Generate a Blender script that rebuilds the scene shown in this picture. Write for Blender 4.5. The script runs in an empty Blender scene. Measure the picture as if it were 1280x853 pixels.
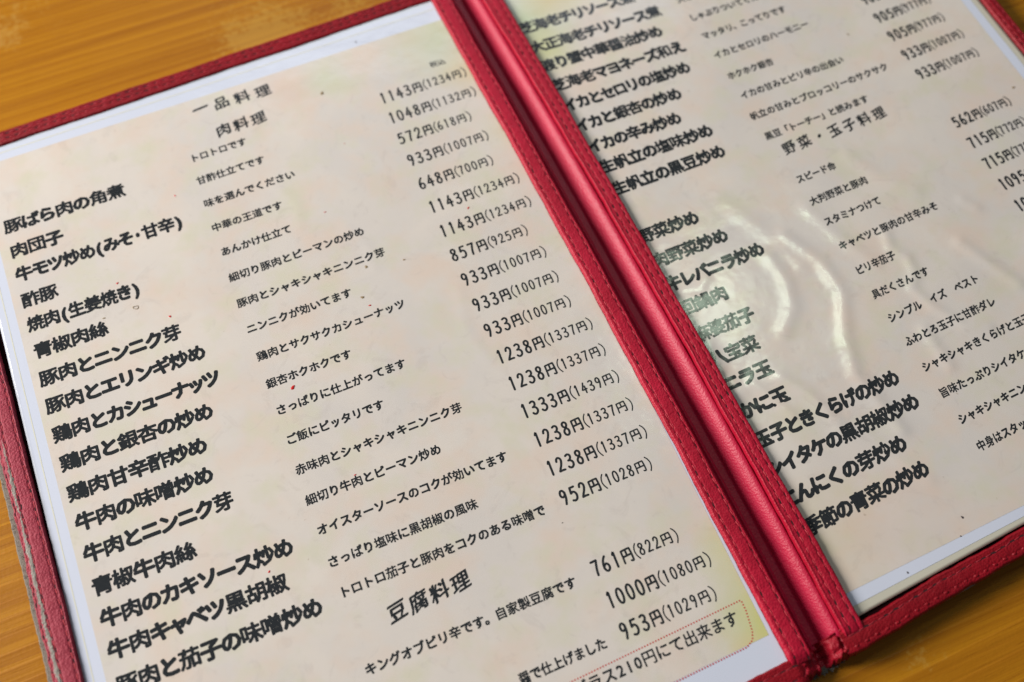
import bpy, math, random
import numpy as np
from mathutils import Matrix, Vector
from mathutils.geometry import tessellate_polygon

# ------------------------------------------------------------------ camera, light, exposure
# Plan coordinates: millimetres, x along the menu's text rows, y DOWN the page, z up; 0 = the paper.
sc = bpy.context.scene
col = sc.collection
MM = 0.001
def W3(x, y, z=0.0): return Vector((x*MM, -y*MM, z*MM))

cam = bpy.data.cameras.new('camera')
cam.sensor_width = 36.0
cam.lens = 36.0*1300/1280
cam.clip_start = 0.01; cam.clip_end = 50
co = bpy.data.objects.new('camera', cam); col.objects.link(co); sc.camera = co
_r = Vector((.922727, -.385411, -.005747)); _d = Vector((-.351387, -.834954, -.423531)); _f = Vector((.158435, .392823, -.905863))
M = Matrix.Identity(4)
for i in range(3):
    M[i][0] = _r[i]; M[i][1] = -_d[i]; M[i][2] = -_f[i]
M.translation = W3(100.506, 274.769, 338.894)
co.matrix_world = M
cam.dof.use_dof = True
cam.dof.focus_distance = 0.360
cam.dof.aperture_fstop = 5.6

world = bpy.data.worlds.new('World'); sc.world = world; world.use_nodes = True
wn = world.node_tree; bg = wn.nodes['Background']
bg.inputs['Color'].default_value = (0.80, 0.87, 1.0, 1); bg.inputs['Strength'].default_value = 0.07

def area(name, loc, target, sx, sy, power, color, shape='RECTANGLE'):
    l = bpy.data.lights.new(name, 'AREA'); l.shape = shape; l.size = sx; l.size_y = sy
    l.energy = power; l.color = color
    o = bpy.data.objects.new(name, l); col.objects.link(o)
    o.location = W3(*loc); o.rotation_euler = (W3(*target)-W3(*loc)).to_track_quat('-Z', 'Y').to_euler()
    return o
area('window_light', (-1150, -560, 760), (190, 100, 0), 0.55, 0.70, 35.0, (1.0, .955, .905))
area('top_window_light', (520, -1150, 980), (250, 60, 0), 1.0, 0.5, 2.6, (.86, .93, 1.0))
area('ceiling_lamp', (600, -222, 1000), (250, 150, 0), 0.11, 0.15, 0.42, (.80, 1.0, .76), 'ELLIPSE')

sc.view_settings.view_transform = 'Standard'; sc.view_settings.look = 'None'
sc.view_settings.exposure = 0.53; sc.view_settings.gamma = 1.0; sc.view_settings.use_curve_mapping = False

# ------------------------------------------------------------------ node helpers
def mat(name):
    m = bpy.data.materials.new(name); m.use_nodes = True
    return m, m.node_tree.nodes, m.node_tree.links, m.node_tree.nodes['Principled BSDF']
def setc(b, c): b.inputs['Base Color'].default_value = (*c, 1)
class G:
    """tiny node graph helper; textures use object coordinates (every mesh has its origin at the scene origin)"""
    def __init__(s, m): s.n = m.node_tree.nodes; s.l = m.node_tree.links; s.tc = s.n.new('ShaderNodeTexCoord').outputs['Object']
    def put(s, inp, v):
        if hasattr(v, 'links'): s.l.new(v, inp)
        else: inp.default_value = v
    def mapping(s, scale, loc=(0, 0, 0), rot=(0, 0, 0), src=None):
        k = s.n.new('ShaderNodeMapping'); k.inputs['Scale'].default_value = scale; k.inputs['Location'].default_value = loc
        k.inputs['Rotation'].default_value = rot; s.l.new(src or s.tc, k.inputs['Vector']); return k.outputs[0]
    def noise(s, scale, detail=4, rough=.55, vec=None, dist=0):
        k = s.n.new('ShaderNodeTexNoise'); k.inputs['Scale'].default_value = scale; k.inputs['Detail'].default_value = detail
        k.inputs['Roughness'].default_value = rough; k.inputs['Distortion'].default_value = dist
        s.l.new(vec or s.tc, k.inputs['Vector']); return k.outputs['Fac']
    def voro(s, scale, feature='F1', vec=None):
        k = s.n.new('ShaderNodeTexVoronoi'); k.feature = feature; k.inputs['Scale'].default_value = scale
        s.l.new(vec or s.tc, k.inputs['Vector']); return k.outputs['Distance']
    def ramp(s, v, stops, interp='LINEAR'):
        k = s.n.new('ShaderNodeValToRGB'); k.color_ramp.interpolation = interp
        e = k.color_ramp.elements
        while len(e) < len(stops): e.new(.5)
        for q, (p, c) in zip(e, stops):
            q.position = p; q.color = (c, c, c, 1) if not isinstance(c, tuple) else (*c, 1)
        s.l.new(v, k.inputs[0]); return k.outputs[0]
    def math(s, op, a, b=0.0, c=0.0):
        k = s.n.new('ShaderNodeMath'); k.operation = op
        for i, v in enumerate((a, b, c)):
            s.put(k.inputs[i], v)
        return k.outputs[0]
    def mix(s, f, a, b, mode='MIX'):
        k = s.n.new('ShaderNodeMix'); k.data_type = 'RGBA'; k.blend_type = mode
        s.put(k.inputs[0], f)
        for i, v in ((6, a), (7, b)): s.put(k.inputs[i], (*v, 1) if isinstance(v, tuple) else v)
        return k.outputs[2]
    def bump(s, h, dist, strength=1.0, normal=None):
        k = s.n.new('ShaderNodeBump'); k.inputs['Distance'].default_value = dist; k.inputs['Strength'].default_value = strength
        s.l.new(h, k.inputs['Height'])
        if normal: s.l.new(normal, k.inputs['Normal'])
        return k.outputs[0]
    def xyz(s, v=None):
        k = s.n.new('ShaderNodeSeparateXYZ'); s.l.new(v or s.tc, k.inputs[0]); return k.outputs
    def blob(s, x, y, r):
        """1 at plan point (x, y) mm falling to 0 at r mm"""
        k = s.n.new('ShaderNodeVectorMath'); k.operation = 'DISTANCE'; s.l.new(s.tc, k.inputs[0])
        k.inputs[1].default_value = W3(x, y, 0)
        return s.math('MAXIMUM', s.math('SUBTRACT', 1.0, s.math('DIVIDE', k.outputs['Value'], r*MM)), 0.0)

# ------------------------------------------------------------------ materials
def coat(b, w=1.0, r=.16):
    b.inputs['Specular IOR Level'].default_value = 0.0; b.inputs['Coat Weight'].default_value = w; b.inputs['Coat Roughness'].default_value = r; b.inputs['Coat IOR'].default_value = 1.5
def film_bump(g):
    """fine ripple of the laminating film, the same for paper and ink under it"""
    a = g.noise(55, 3, .5); c = g.noise(240, 2, .5)
    return g.bump(g.math('ADD', g.math('MULTIPLY', a, .8), g.math('MULTIPLY', c, .03)), .00055, 1.0)

def wood_material():
    m, n, l, b = mat('varnished_pine'); g = G(m)
    X, Y, Z = g.xyz()
    # slow drift of the growth lines along and across the board
    drift = g.noise(1.0, 3, .5, g.mapping((1.6, 4.0, 1)))
    drift2 = g.noise(1.0, 2, .5, g.mapping((5.0, 30.0, 1), (3, 1, 0)))
    dens = g.noise(1.0, 1, .5, g.mapping((.6, 7.0, 1), (9, 4, 0)))
    ph = g.math('ADD', g.math('MULTIPLY', Y, 170.0), g.math('ADD', g.math('MULTIPLY', drift, 5.0), g.math('ADD', g.math('MULTIPLY', drift2, .45), g.math('MULTIPLY', dens, 14.0))))
    fr = g.math('FRACT', ph)
    ring = g.ramp(fr, [(0, 0.0), (.45, .12), (.80, .80), (.92, 1.0), (1.0, 0.0)])
    fine = g.noise(1.0, 3, .6, g.mapping((14, 900, 1)))
    fine2 = g.noise(1.0, 2, .6, g.mapping((40, 2600, 1)))
    tone = g.noise(1.0, 2, .5, g.mapping((1.5, 11, 1), (5, 2, 0)))
    amp = g.ramp(g.noise(1.0, 2, .5, g.mapping((1.2, 9, 1), (1, 8, 0))), [(.35, .15), (.65, .85)])
    wv = g.mapping((1, 1, 1)); wx = g.noise(1.0, 2, .5, g.mapping((3, 12, 1)))
    k = g.n.new('ShaderNodeCombineXYZ'); g.put(k.inputs[0], X); g.put(k.inputs[1], g.math('ADD', Y, g.math('MULTIPLY', wx, .02))); warped = k.outputs[0]
    l1 = g.ramp(g.noise(1.0, 3, .6, g.mapping((1.0, 135, 1), (2, 0, 0), src=warped)), [(.46, 0.), (.60, 1.), (.72, .2)])
    l2 = g.ramp(g.noise(1.0, 3, .6, g.mapping((1.6, 470, 1), (5, 0, 0), src=warped)), [(.48, 0.), (.60, 1.)])
    c = g.mix(g.math('MULTIPLY', ring, amp), (.43, .178, .006), (.26, .074, .002))
    c = g.mix(g.math('MULTIPLY', l1, .62), c, (.245, .070, .002))
    c = g.mix(g.math('MULTIPLY', l2, .50), c, (.23, .064, .002))
    c = g.mix(g.math('MULTIPLY', g.ramp(fine, [(.35, 0.), (.7, 1.)]), .22), c, (.28, .085, .004))
    c = g.mix(g.math('MULTIPLY', g.ramp(fine2, [(.45, 0.), (.7, 1.)]), .25), c, (.50, .225, .014))
    c = g.mix(g.math('MULTIPLY', g.ramp(tone, [(.35, 0.), (.7, 1.)]), .35), c, (.46, .200, .011))
    pore = g.ramp(g.noise(1.0, 3, .7, g.mapping((60, 2100, 1), (7, 3, 0))), [(.60, 0.), (.68, 1.)])
    c = g.mix(g.math('MULTIPLY', pore, .45), c, (.16, .040, .002))
    # rubbed, dulled varnish; the far patches also paint in bright reflections off the table
    wear_glare = g.math('MAXIMUM', g.blob(240.7, 277.8, 14), g.math('MAXIMUM', g.math('MULTIPLY', g.blob(118, -47, 42), .9), g.math('MULTIPLY', g.blob(20, -100, 36), .55)))
    wear_glare = g.math('MAXIMUM', wear_glare, g.math('MULTIPLY', g.blob(158, -44, 26), .9))
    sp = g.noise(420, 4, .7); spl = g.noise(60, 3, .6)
    wm = g.ramp(g.math('ADD', g.math('MULTIPLY', wear_glare, .55), g.math('ADD', g.math('MULTIPLY', sp, .75), g.math('MULTIPLY', spl, .55))), [(.86, 0.), (1.08, 1.)])
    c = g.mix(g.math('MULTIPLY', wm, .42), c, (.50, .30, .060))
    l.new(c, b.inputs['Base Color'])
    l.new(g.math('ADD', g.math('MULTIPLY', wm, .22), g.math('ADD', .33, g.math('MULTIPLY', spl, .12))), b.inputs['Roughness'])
    b.inputs['IOR'].default_value = 1.45; b.inputs['Specular IOR Level'].default_value = .22
    hb = g.math('ADD', g.math('MULTIPLY', fine, .6), g.math('MULTIPLY', ring, .4))
    l.new(g.bump(g.math('ADD', hb, g.math('MULTIPLY', g.noise(900, 2), .25)), .00022, .8), b.inputs['Normal'])
    return m

def leather_material(name, base, dark, rough=.42, grain=.00016, wearbands=None, spec=.28):
    m, n, l, b = mat(name); g = G(m)
    v = g.voro(1350); v2 = g.noise(2400, 3, .6); big = g.noise(38, 4, .6); mid = g.noise(260, 4, .6)
    c = g.mix(g.ramp(big, [(.3, 0.), (.7, 1.)]), base, dark)
    c = g.mix(g.math('MULTIPLY', g.ramp(mid, [(.52, 0.), (.72, 1.)]), .35), c, dark)
    scuff = g.ramp(g.math('ADD', g.math('MULTIPLY', g.noise(520, 5, .75), .75), g.math('MULTIPLY', big, .25)), [(.60, 0.), (.70, 1.)])
    c = g.mix(g.math('MULTIPLY', scuff, .28), c, (.62, .10, .12))
    if wearbands: c = wearbands(g, c)
    l.new(c, b.inputs['Base Color'])
    b.inputs['Roughness'].default_value = rough
    b.inputs['Specular IOR Level'].default_value = spec
    h = g.math('ADD', g.math('MULTIPLY', v, -.8), g.math('ADD', g.math('MULTIPLY', v2, .5), g.math('MULTIPLY', mid, .9)))
    l.new(g.bump(h, grain, 1.0), b.inputs['Normal'])
    return m

GREY = (.225, .195, .160)
def worn_left(g, c):
    """grey cloth showing where the red skin has rubbed off between the two outer seams of the left border"""
    X, Y, Z = g.xyz()
    x = g.math('MULTIPLY', X, 1000.0); y = g.math('MULTIPLY', Y, -1000.0)
    ctr = g.math('ADD', -18.1, g.math('ADD', g.math('MULTIPLY', y, .0135), g.math('MULTIPLY', g.math('SUBTRACT', g.noise(330, 5, .8), .5), 3.0)))
    d = g.math('ABSOLUTE', g.math('SUBTRACT', x, ctr))
    wdt = g.math('MULTIPLY', g.ramp(g.noise(60, 3, .6), [(.25, .15), (.6, 1.)]), .85)
    on = g.ramp(g.math('MULTIPLY', g.math('SUBTRACT', y, 92.0), .05), [(.0, 0.), (1., 1.)])
    k = g.ramp(g.math('SUBTRACT', g.math('MULTIPLY', wdt, on), d), [(.0, 0.), (.18, 1.)])
    fib = g.noise(1.0, 4, .8, g.mapping((2500, 900, 1)))
    return g.mix(k, c, g.mix(fib, (.13, .11, .095), (.42, .38, .33)))

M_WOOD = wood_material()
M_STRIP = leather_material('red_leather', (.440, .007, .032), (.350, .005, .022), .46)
M_STRIP_L = leather_material('worn_red_leather', (.350, .034, .062), (.280, .020, .040), .6, .0002, worn_left)
M_STRIP_SHADED = leather_material('shaded_red_leather', (.270, .002, .010), (.190, .002, .007), .50)  # red leather with the bottom border's shade put into the base colour
M_FOOT = leather_material('scuffed_red_leather', (.330, .004, .018), (.20, .002, .008), .50, .00025)
M_SPINE = leather_material('spine_leather', (.480, .008, .048), (.40, .006, .036), .46, .00011, spec=.36)

m, n, l, b = mat('red_thread'); g = G(m)
l.new(g.mix(g.noise(2500, 2), (.56, .035, .06), (.36, .010, .022)), b.inputs['Base Color']); b.inputs['Roughness'].default_value = .6; M_THREAD = m
m, n, l, b = mat('dusty_thread'); g = G(m)
l.new(g.mix(g.noise(2500, 2), (.50, .05, .07), (.30, .02, .03)), b.inputs['Base Color']); b.inputs['Roughness'].default_value = .8; M_THREAD_D = m
m, n, l, b = mat('dark_red_thread'); setc(b, (.26, .008, .018)); b.inputs['Roughness'].default_value = .6; M_THREAD_B = m
m, n, l, b = mat('needle_hole'); setc(b, (.030, .002, .004)); b.inputs['Roughness'].default_value = .9; M_HOLE = m
m, n, l, b = mat('grey_cloth'); g = G(m)
l.new(g.mix(g.noise(1800, 4, .8), (.12, .105, .085), (.36, .32, .265)), b.inputs['Base Color']); b.inputs['Roughness'].default_value = .95
l.new(g.bump(g.noise(2600, 4, .8), .0004), b.inputs['Normal']); M_CLOTH = m
m, n, l, b = mat('cream_board'); g = G(m)
l.new(g.mix(g.noise(300, 4, .7), (.52, .49, .40), (.58, .55, .46)), b.inputs['Base Color']); b.inputs['Roughness'].default_value = .45; M_CREAM = m
m, n, l, b = mat('shaded_lining'); setc(b, (.012, .002, .003)); b.inputs['Roughness'].default_value = .9; b.inputs['Specular IOR Level'].default_value = .05; M_LINING_SHADE = m  # near-black: shade in the gaps beside the sheets is put into this colour

m, n, l, b = mat('white_paper'); g = G(m)
l.new(g.mix(g.noise(25, 3), (.60, .64, .75), (.63, .66, .77)), b.inputs['Base Color']); b.inputs['Roughness'].default_value = .5; coat(b)
l.new(film_bump(g), b.inputs['Coat Normal']); M_WHITE = m
m, n, l, b = mat('film_margin'); g = G(m)
l.new(g.mix(g.noise(30, 3), (.57, .61, .69), (.61, .64, .70)), b.inputs['Base Color']); b.inputs['Roughness'].default_value = .35; coat(b)
l.new(film_bump(g), b.inputs['Coat Normal']); M_FILM = m
m, n, l, b = mat('film_over_cream'); g = G(m)
l.new(g.mix(g.noise(30, 3), (.52, .50, .41), (.58, .56, .46)), b.inputs['Base Color']); b.inputs['Roughness'].default_value = .35; coat(b)
l.new(film_bump(g), b.inputs['Coat Normal']); M_FILMCREAM = m
m, n, l, b = mat('film_edge'); setc(b, (.66, .65, .55)); b.inputs['Roughness'].default_value = .3; M_FILMEDGE = m

def parchment(name, corners):
    m, n, l, b = mat(name); g = G(m)
    a = g.noise(20, 5, .6, dist=.6); p1 = g.noise(48, 3, .6, g.mapping((1, 1, 1), (.3, .7, 0))); p2 = g.noise(60, 3, .6, g.mapping((1, 1, 1), (1.3, .2, 0)))
    v = g.noise(85, 6, .7, g.mapping((1, 1, 1), (.1, 2.7, 0)), 1.8)
    c = g.mix(g.ramp(a, [(.35, 0.), (.65, 1.)]), (.685, .622, .560), (.620, .575, .540))
    c = g.mix(g.math('MULTIPLY', g.ramp(p1, [(.46, 0.), (.68, 1.)]), .80), c, (.68, .560, .475))
    c = g.mix(g.math('MULTIPLY', g.ramp(p2, [(.50, 0.), (.70, 1.)]), .70), c, (.61, .585, .45))
    c = g.mix(g.math('MULTIPLY', g.ramp(v, [(.56, 0.), (.66, 1.), (.76, 0.)]), .18), c, (.42, .37, .34))
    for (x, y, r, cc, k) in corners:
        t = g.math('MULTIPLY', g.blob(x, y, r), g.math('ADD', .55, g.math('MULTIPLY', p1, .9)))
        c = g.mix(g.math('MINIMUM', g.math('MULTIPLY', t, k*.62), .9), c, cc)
    fleck = g.ramp(g.noise(330, 2, .5), [(.76, 0.), (.80, 1.)])
    c = g.mix(g.math('MULTIPLY', fleck, .45), c, (.36, .28, .20))
    l.new(c, b.inputs['Base Color']); b.inputs['Roughness'].default_value = .5; coat(b)
    l.new(film_bump(g), b.inputs['Coat Normal'])
    l.new(g.math('ADD', .12, g.math('MULTIPLY', g.noise(70, 5, .7), .12)), b.inputs['Coat Roughness'])
    return m
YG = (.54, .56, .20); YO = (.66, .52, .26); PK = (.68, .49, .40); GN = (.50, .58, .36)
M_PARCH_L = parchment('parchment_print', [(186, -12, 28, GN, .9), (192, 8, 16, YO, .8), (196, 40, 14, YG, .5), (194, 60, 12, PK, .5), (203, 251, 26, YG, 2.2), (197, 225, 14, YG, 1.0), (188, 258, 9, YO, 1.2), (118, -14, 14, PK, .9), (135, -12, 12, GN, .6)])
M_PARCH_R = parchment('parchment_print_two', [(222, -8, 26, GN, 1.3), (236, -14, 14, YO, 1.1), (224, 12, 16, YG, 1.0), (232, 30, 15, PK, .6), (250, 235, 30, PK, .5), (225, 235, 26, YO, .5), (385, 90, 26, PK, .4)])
m, n, l, b = mat('black_ink'); g = G(m)
l.new(g.mix(g.noise(900, 3, .7), (.016, .019, .022), (.032, .035, .038)), b.inputs['Base Color']); b.inputs['Roughness'].default_value = .55; coat(b)
l.new(film_bump(g), b.inputs['Coat Normal']); M_INK = m
m, n, l, b = mat('red_ink'); setc(b, (.52, .05, .045)); b.inputs['Roughness'].default_value = .55; coat(b); M_REDINK = m
m, n, l, b = mat('red_sauce'); setc(b, (.52, .015, .015)); b.inputs['Roughness'].default_value = .25; M_SAUCE = m
m, n, l, b = mat('brown_residue'); setc(b, (.27, .19, .10)); b.inputs['Roughness'].default_value = .4; M_BROWN = m
m, n, l, b = mat('dark_crumb'); setc(b, (.06, .045, .05)); b.inputs['Roughness'].default_value = .5; M_CRUMB = m

# ------------------------------------------------------------------ object helpers
def link(name, me, mtl=None, parent=None):
    o = bpy.data.objects.new(name, me); col.objects.link(o)
    if mtl: me.materials.append(mtl)
    if parent: o.parent = parent
    return o
def mesh(name, verts, faces, smooth=True):
    me = bpy.data.meshes.new(name); me.from_pydata([tuple(v) for v in verts], [], faces); me.update()
    if smooth: me.polygons.foreach_set('use_smooth', [True]*len(me.polygons))
    return me
def thing(name, label, cat, group=None):
    o = bpy.data.objects.new(name, None); col.objects.link(o); o.empty_display_size = .02
    o['label'] = label; o['category'] = cat
    if group: o['group'] = group
    return o
def grid_mesh(name, P):
    """P: array (nu, nv, 3) in mm plan coordinates"""
    P = np.array(P, float); nu, nv = P.shape[:2]
    V = P.reshape(-1, 3)*np.array([1, -1, 1])*MM
    idx = np.arange(nu*nv).reshape(nu, nv)
    F = np.stack([idx[:-1, :-1], idx[:-1, 1:], idx[1:, 1:], idx[1:, :-1]], -1).reshape(-1, 4)
    return V, F.tolist()
rng = np.random.default_rng(7)
def smooth_noise(t, seed, freqs, amps):
    r = np.random.default_rng(seed); out = np.zeros_like(np.asarray(t, float))
    for f, a in zip(freqs, amps):
        out += a*np.sin(np.asarray(t)*f*(1+.3*r.random())+r.random()*6.28) + .6*a*np.sin(np.asarray(t)*f*1.73*(1+.2*r.random())+r.random()*6.28)
    return out

# measured plan of the folder: edges as functions (mm)
E_Lin   = lambda y: 190.633+.037423*y-5.6e-5*y*y
E_Lout  = lambda y: 198.717+.03429*y-4.5e-5*y*y
E_ridge = lambda y: 210.606+.049213*y-1.01e-4*y*y
E_Rin   = lambda y: 218.876+.028537*y-2.7e-5*y*y
E_LLin  = lambda y: -12.77+.0224*y
E_LLred = lambda y: -19.55+.0104*y
E_LLcl  = lambda y: -22.56+.0162*y
E_RRin  = lambda y: 403.0+.0102*y
E_RRout = lambda y: 408.8+.0118*y
T_out = lambda x: -35.9-.0222*x
T_in  = lambda x: -28.7-.0198*x
B_out_L = lambda x: 276.8-.0225*x
B_in_L  = lambda x: 268.2-.0225*x
B_out_R = lambda x: 287.7-.0816*x
B_in_R  = lambda x: 281.8-.0893*x
Z_TABLE = -6.4
# ------------------------------------------------------------------ the table
def box(name, x0, x1, y0, y1, z0, z1, mtl, parent=None):
    v = [W3(x, y, z) for z in (z0, z1) for x, y in ((x0, y0), (x1, y0), (x1, y1), (x0, y1))]
    f = [(0, 1, 2, 3), (7, 6, 5, 4), (0, 4, 5, 1), (1, 5, 6, 2), (2, 6, 7, 3), (3, 7, 4, 0)]
    return link(name, mesh(name, v, f, False), mtl, parent)
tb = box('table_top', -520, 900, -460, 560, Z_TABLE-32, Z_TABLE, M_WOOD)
tb['kind'] = 'structure'

# ------------------------------------------------------------------ relief of the laminated sheets
RIDGES = [([(261.4, 132.5), (262.8, 144.1), (259.6, 155.0), (251.8, 162.2)], .26, 2.0), ([(271.3, 126.9), (278.5, 142.3), (279.4, 156.2), (271.6, 171.6), (266.6, 187.5), (268.3, 197.1), (270.6, 211.0)], .33, 2.0),
 ([(307.0, 140.7), (305.2, 147.4), (308.8, 152.7), (307.9, 159.7), (303.5, 165.1), (306.5, 174.7), (312.9, 185.5), (320.3, 189.8)], .27, 1.6), ([(298.6, 181.9), (299.1, 196.8)], .28, 1.8),
 ([(330.4, 155.6), (336.4, 169.3), (340.7, 178.4)], .33, 2.0), ([(231.5, 176.1), (235.1, 183.7), (238.7, 192.0)], .20, 1.4), ([(241.8, 177.9), (247.8, 186.6), (252.2, 201.1)], .26, 1.8),
 ([(235.3, 132.1), (231.3, 135.2), (225.9, 133.6)], .22, 1.7), ([(341.6, 139.9), (344.8, 144.4)], .2, 1.6), ([(224.2, 156.1), (223.7, 169.4), (226.0, 177.0)], .22, 2.2), ([(256.4, 103.6), (264.5, 120.6), (270.7, 140.1)], .18, 2.6), ([(285, 120), (290, 136), (296, 150)], .20, 2.2), ([(312, 105), (318, 118), (327, 128)], .22, 2.8), ([(250, 205), (262, 216), (270, 230)], .14, 1.8)]
def seg_dist(x, y, pl):
    d = np.full(x.shape, 1e9)
    for (ax, ay), (bx, by) in zip(pl[:-1], pl[1:]):
        t = np.clip(((x-ax)*(bx-ax)+(y-ay)*(by-ay))/((bx-ax)**2+(by-ay)**2), 0, 1)
        d = np.minimum(d, np.hypot(x-ax-t*(bx-ax), y-ay-t*(by-ay)))
    return d
def H(x, y):
    """height of the film surface (mm) at plan points"""
    x = np.asarray(x, float); y = np.asarray(y, float)
    h = .05*np.sin(x/23+y/41+1)+.045*np.sin(y/17-x/60)+.03*np.sin(x/11+2*np.sin(y/37))+.02*np.sin(y/9+x/14)
    r = np.clip((x-215)/30, 0, 1)*np.clip((400-x)/40, 0, 1)
    h = h + r*(.075*np.sin(x/14.5+1.3*np.sin(y/33)+.5)+.03*np.sin(x/6.5+y/19))
    for pl, a, w in RIDGES:
        lo = np.min(np.array(pl), 0)-4*w; hi = np.max(np.array(pl), 0)+4*w
        m_ = (x > lo[0]) & (x < hi[0]) & (y > lo[1]) & (y < hi[1])
        if m_.any():
            d = seg_dist(x[m_], y[m_], pl); h = h.copy(); h[m_] += a*np.exp(-d*d/(2*w*w))
    # a few fine creases on the left sheet
    for pl, a, w in LCREASE:
        lo = np.min(np.array(pl), 0)-4*w; hi = np.max(np.array(pl), 0)+4*w
        m_ = (x > lo[0]) & (x < hi[0]) & (y > lo[1]) & (y < hi[1])
        if m_.any():
            d = seg_dist(x[m_], y[m_], pl); h = h.copy(); h[m_] += a*np.exp(-d*d/(2*w*w))
    return h
LCREASE = [([(128, 215), (133, 213), (139, 216)], .05, .8), ([(146, 229), (151, 228), (155, 231)], .05, .8), ([(66, 150), (69, 158)], .05, .9), ([(68, 174), (70, 179), (74, 181)], .05, .9), ([(120, 60), (125, 70), (124, 80)], .08, 1.4), ([(100, 30), (106, 41), (104, 52)], .08, 1.6), ([(40, 130), (47, 138), (50, 150)], .07, 1.5), ([(150, 100), (146, 118), (149, 131)], .08, 1.8)]
def Hn(x, y, e=.25):
    gx = (H(x+e, y)-H(x-e, y))/(2*e); gy = (H(x, y+e)-H(x, y-e))/(2*e)
    n = np.stack([-gx, gy, np.ones_like(gx)], -1)          # world y = -plan y
    return n/np.linalg.norm(n, axis=-1, keepdims=True)

def sheet(name, quad, z, mtl, parent, step=1.3, thick=0.0):
    """curved sheet filling the plan quad (tl, tr, br, bl), following the film relief"""
    q = np.array(quad, float)
    nu = int(max(np.hypot(*(q[1]-q[0])), np.hypot(*(q[2]-q[3])))/step)+2; nv = int(max(np.hypot(*(q[3]-q[0])), np.hypot(*(q[2]-q[1])))/step)+2
    u, v = np.meshgrid(np.linspace(0, 1, nu), np.linspace(0, 1, nv), indexing='ij')
    P = (q[0]*((1-u)*(1-v))[..., None]+q[1]*(u*(1-v))[..., None]+q[2]*(u*v)[..., None]+q[3]*((1-u)*v)[..., None])
    x, y = P[..., 0], P[..., 1]
    A = np.stack([x, y, H(x, y)+z], -1)
    V, F = grid_mesh(name, A); V = V.tolist()
    if thick:
        rim = [(i, 0) for i in range(nu)]+[(nu-1, j) for j in range(1, nv)]+[(i, nv-1) for i in range(nu-2, -1, -1)]+[(0, j) for j in range(nv-2, 0, -1)]
        base = len(V)
        for i, j in rim:
            p = V[i*nv+j]; V.append([p[0], p[1], p[2]-thick*MM])
        k = len(rim)
        for a in range(k):
            c = (a+1) % k; F.append((rim[a][0]*nv+rim[a][1], rim[c][0]*nv+rim[c][1], base+c, base+a))
        F.append(tuple(range(base, base+k))[::-1])
    return link(name, mesh(name, V, F), mtl, parent)

left = thing('menu_sheet', 'laminated menu sheet of meat and bean curd dishes in the left half of the folder', 'menu page', 'laminated sheets in the folder')
right = thing('menu_sheet', 'creased laminated menu sheet of squid, vegetable and egg dishes right of the spine', 'menu page', 'laminated sheets in the folder')
# left sheet: film margin, white paper, beige print
sheet('laminate_film', [(-9.9, -31), (196, -36), (199.3, 265.6), (-8.3, 270)], -.05, M_FILM, left, 1.3, .25)
sheet('white_paper', [(-9.2, -28.0), (193, -31.2), (197.4, 264.5), (-7.8, 270)], .02, M_WHITE, left, 1.3)
sheet('film_edge_line', [(-7.9, -26.0), (193, -28.3), (193, -27.9), (-7.9, -25.5)], .05, M_FILMEDGE, left, 2)
sheet('film_edge_line', [(-6.9, -24), (-6.5, -24), (-5.6, 270), (-6.0, 270)], .05, M_FILMEDGE, left, 2)
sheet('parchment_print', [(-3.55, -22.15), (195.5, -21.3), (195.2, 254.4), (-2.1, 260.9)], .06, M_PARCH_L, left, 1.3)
# right sheet
sheet('laminate_film', [(215, -34), (402, -44), (406, 246.7), (220.5, 260.7)], -.05, M_FILMCREAM, right, 1.1, .25)
sheet('white_paper', [(215.2, -30.5), (399, -38), (402.6, 246.9), (220.5, 257.2)], .02, M_WHITE, right, 1.1)
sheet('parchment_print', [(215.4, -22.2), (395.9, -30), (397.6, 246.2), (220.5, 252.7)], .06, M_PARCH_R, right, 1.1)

# ------------------------------------------------------------------ lettering
NAMES_L = [("豚ばら肉の角煮", .3, 12.4, 46.4), ("肉団子", .4, 24.0, 19.9), ("牛モツ炒め(みそ・甘辛)", .3, 34.8, 63.4), ("酢豚", .2, 46.5, 12.9), ("焼肉(生姜焼き)", .1, 57.1, 41.3), ("青椒肉絲", .1, 68.6, 26.4), ("豚肉とニンニク芽", -.3, 80.1, 50.6), ("豚肉とエリンギ炒め", -.4, 91.3, 56.5), ("鶏肉とカシューナッツ", -.4, 102.8, 58.6), ("鶏肉と銀杏の炒め", -.2, 114.2, 52.8), ("鶏肉甘辛酢炒め", -.2, 125.7, 47.5), ("牛肉の味噌炒め", 0, 136.8, 46.6), ("牛肉とニンニク芽", .1, 148.2, 50.5), ("青椒牛肉絲", .2, 159.9, 34.3), ("牛肉のカキソース炒め", .4, 171.0, 64.1), ("牛肉キャベツ黒胡椒", .3, 181.6, 59.0), ("豚肉と茄子の味噌炒め", .4, 193.2, 66.9)]
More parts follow.
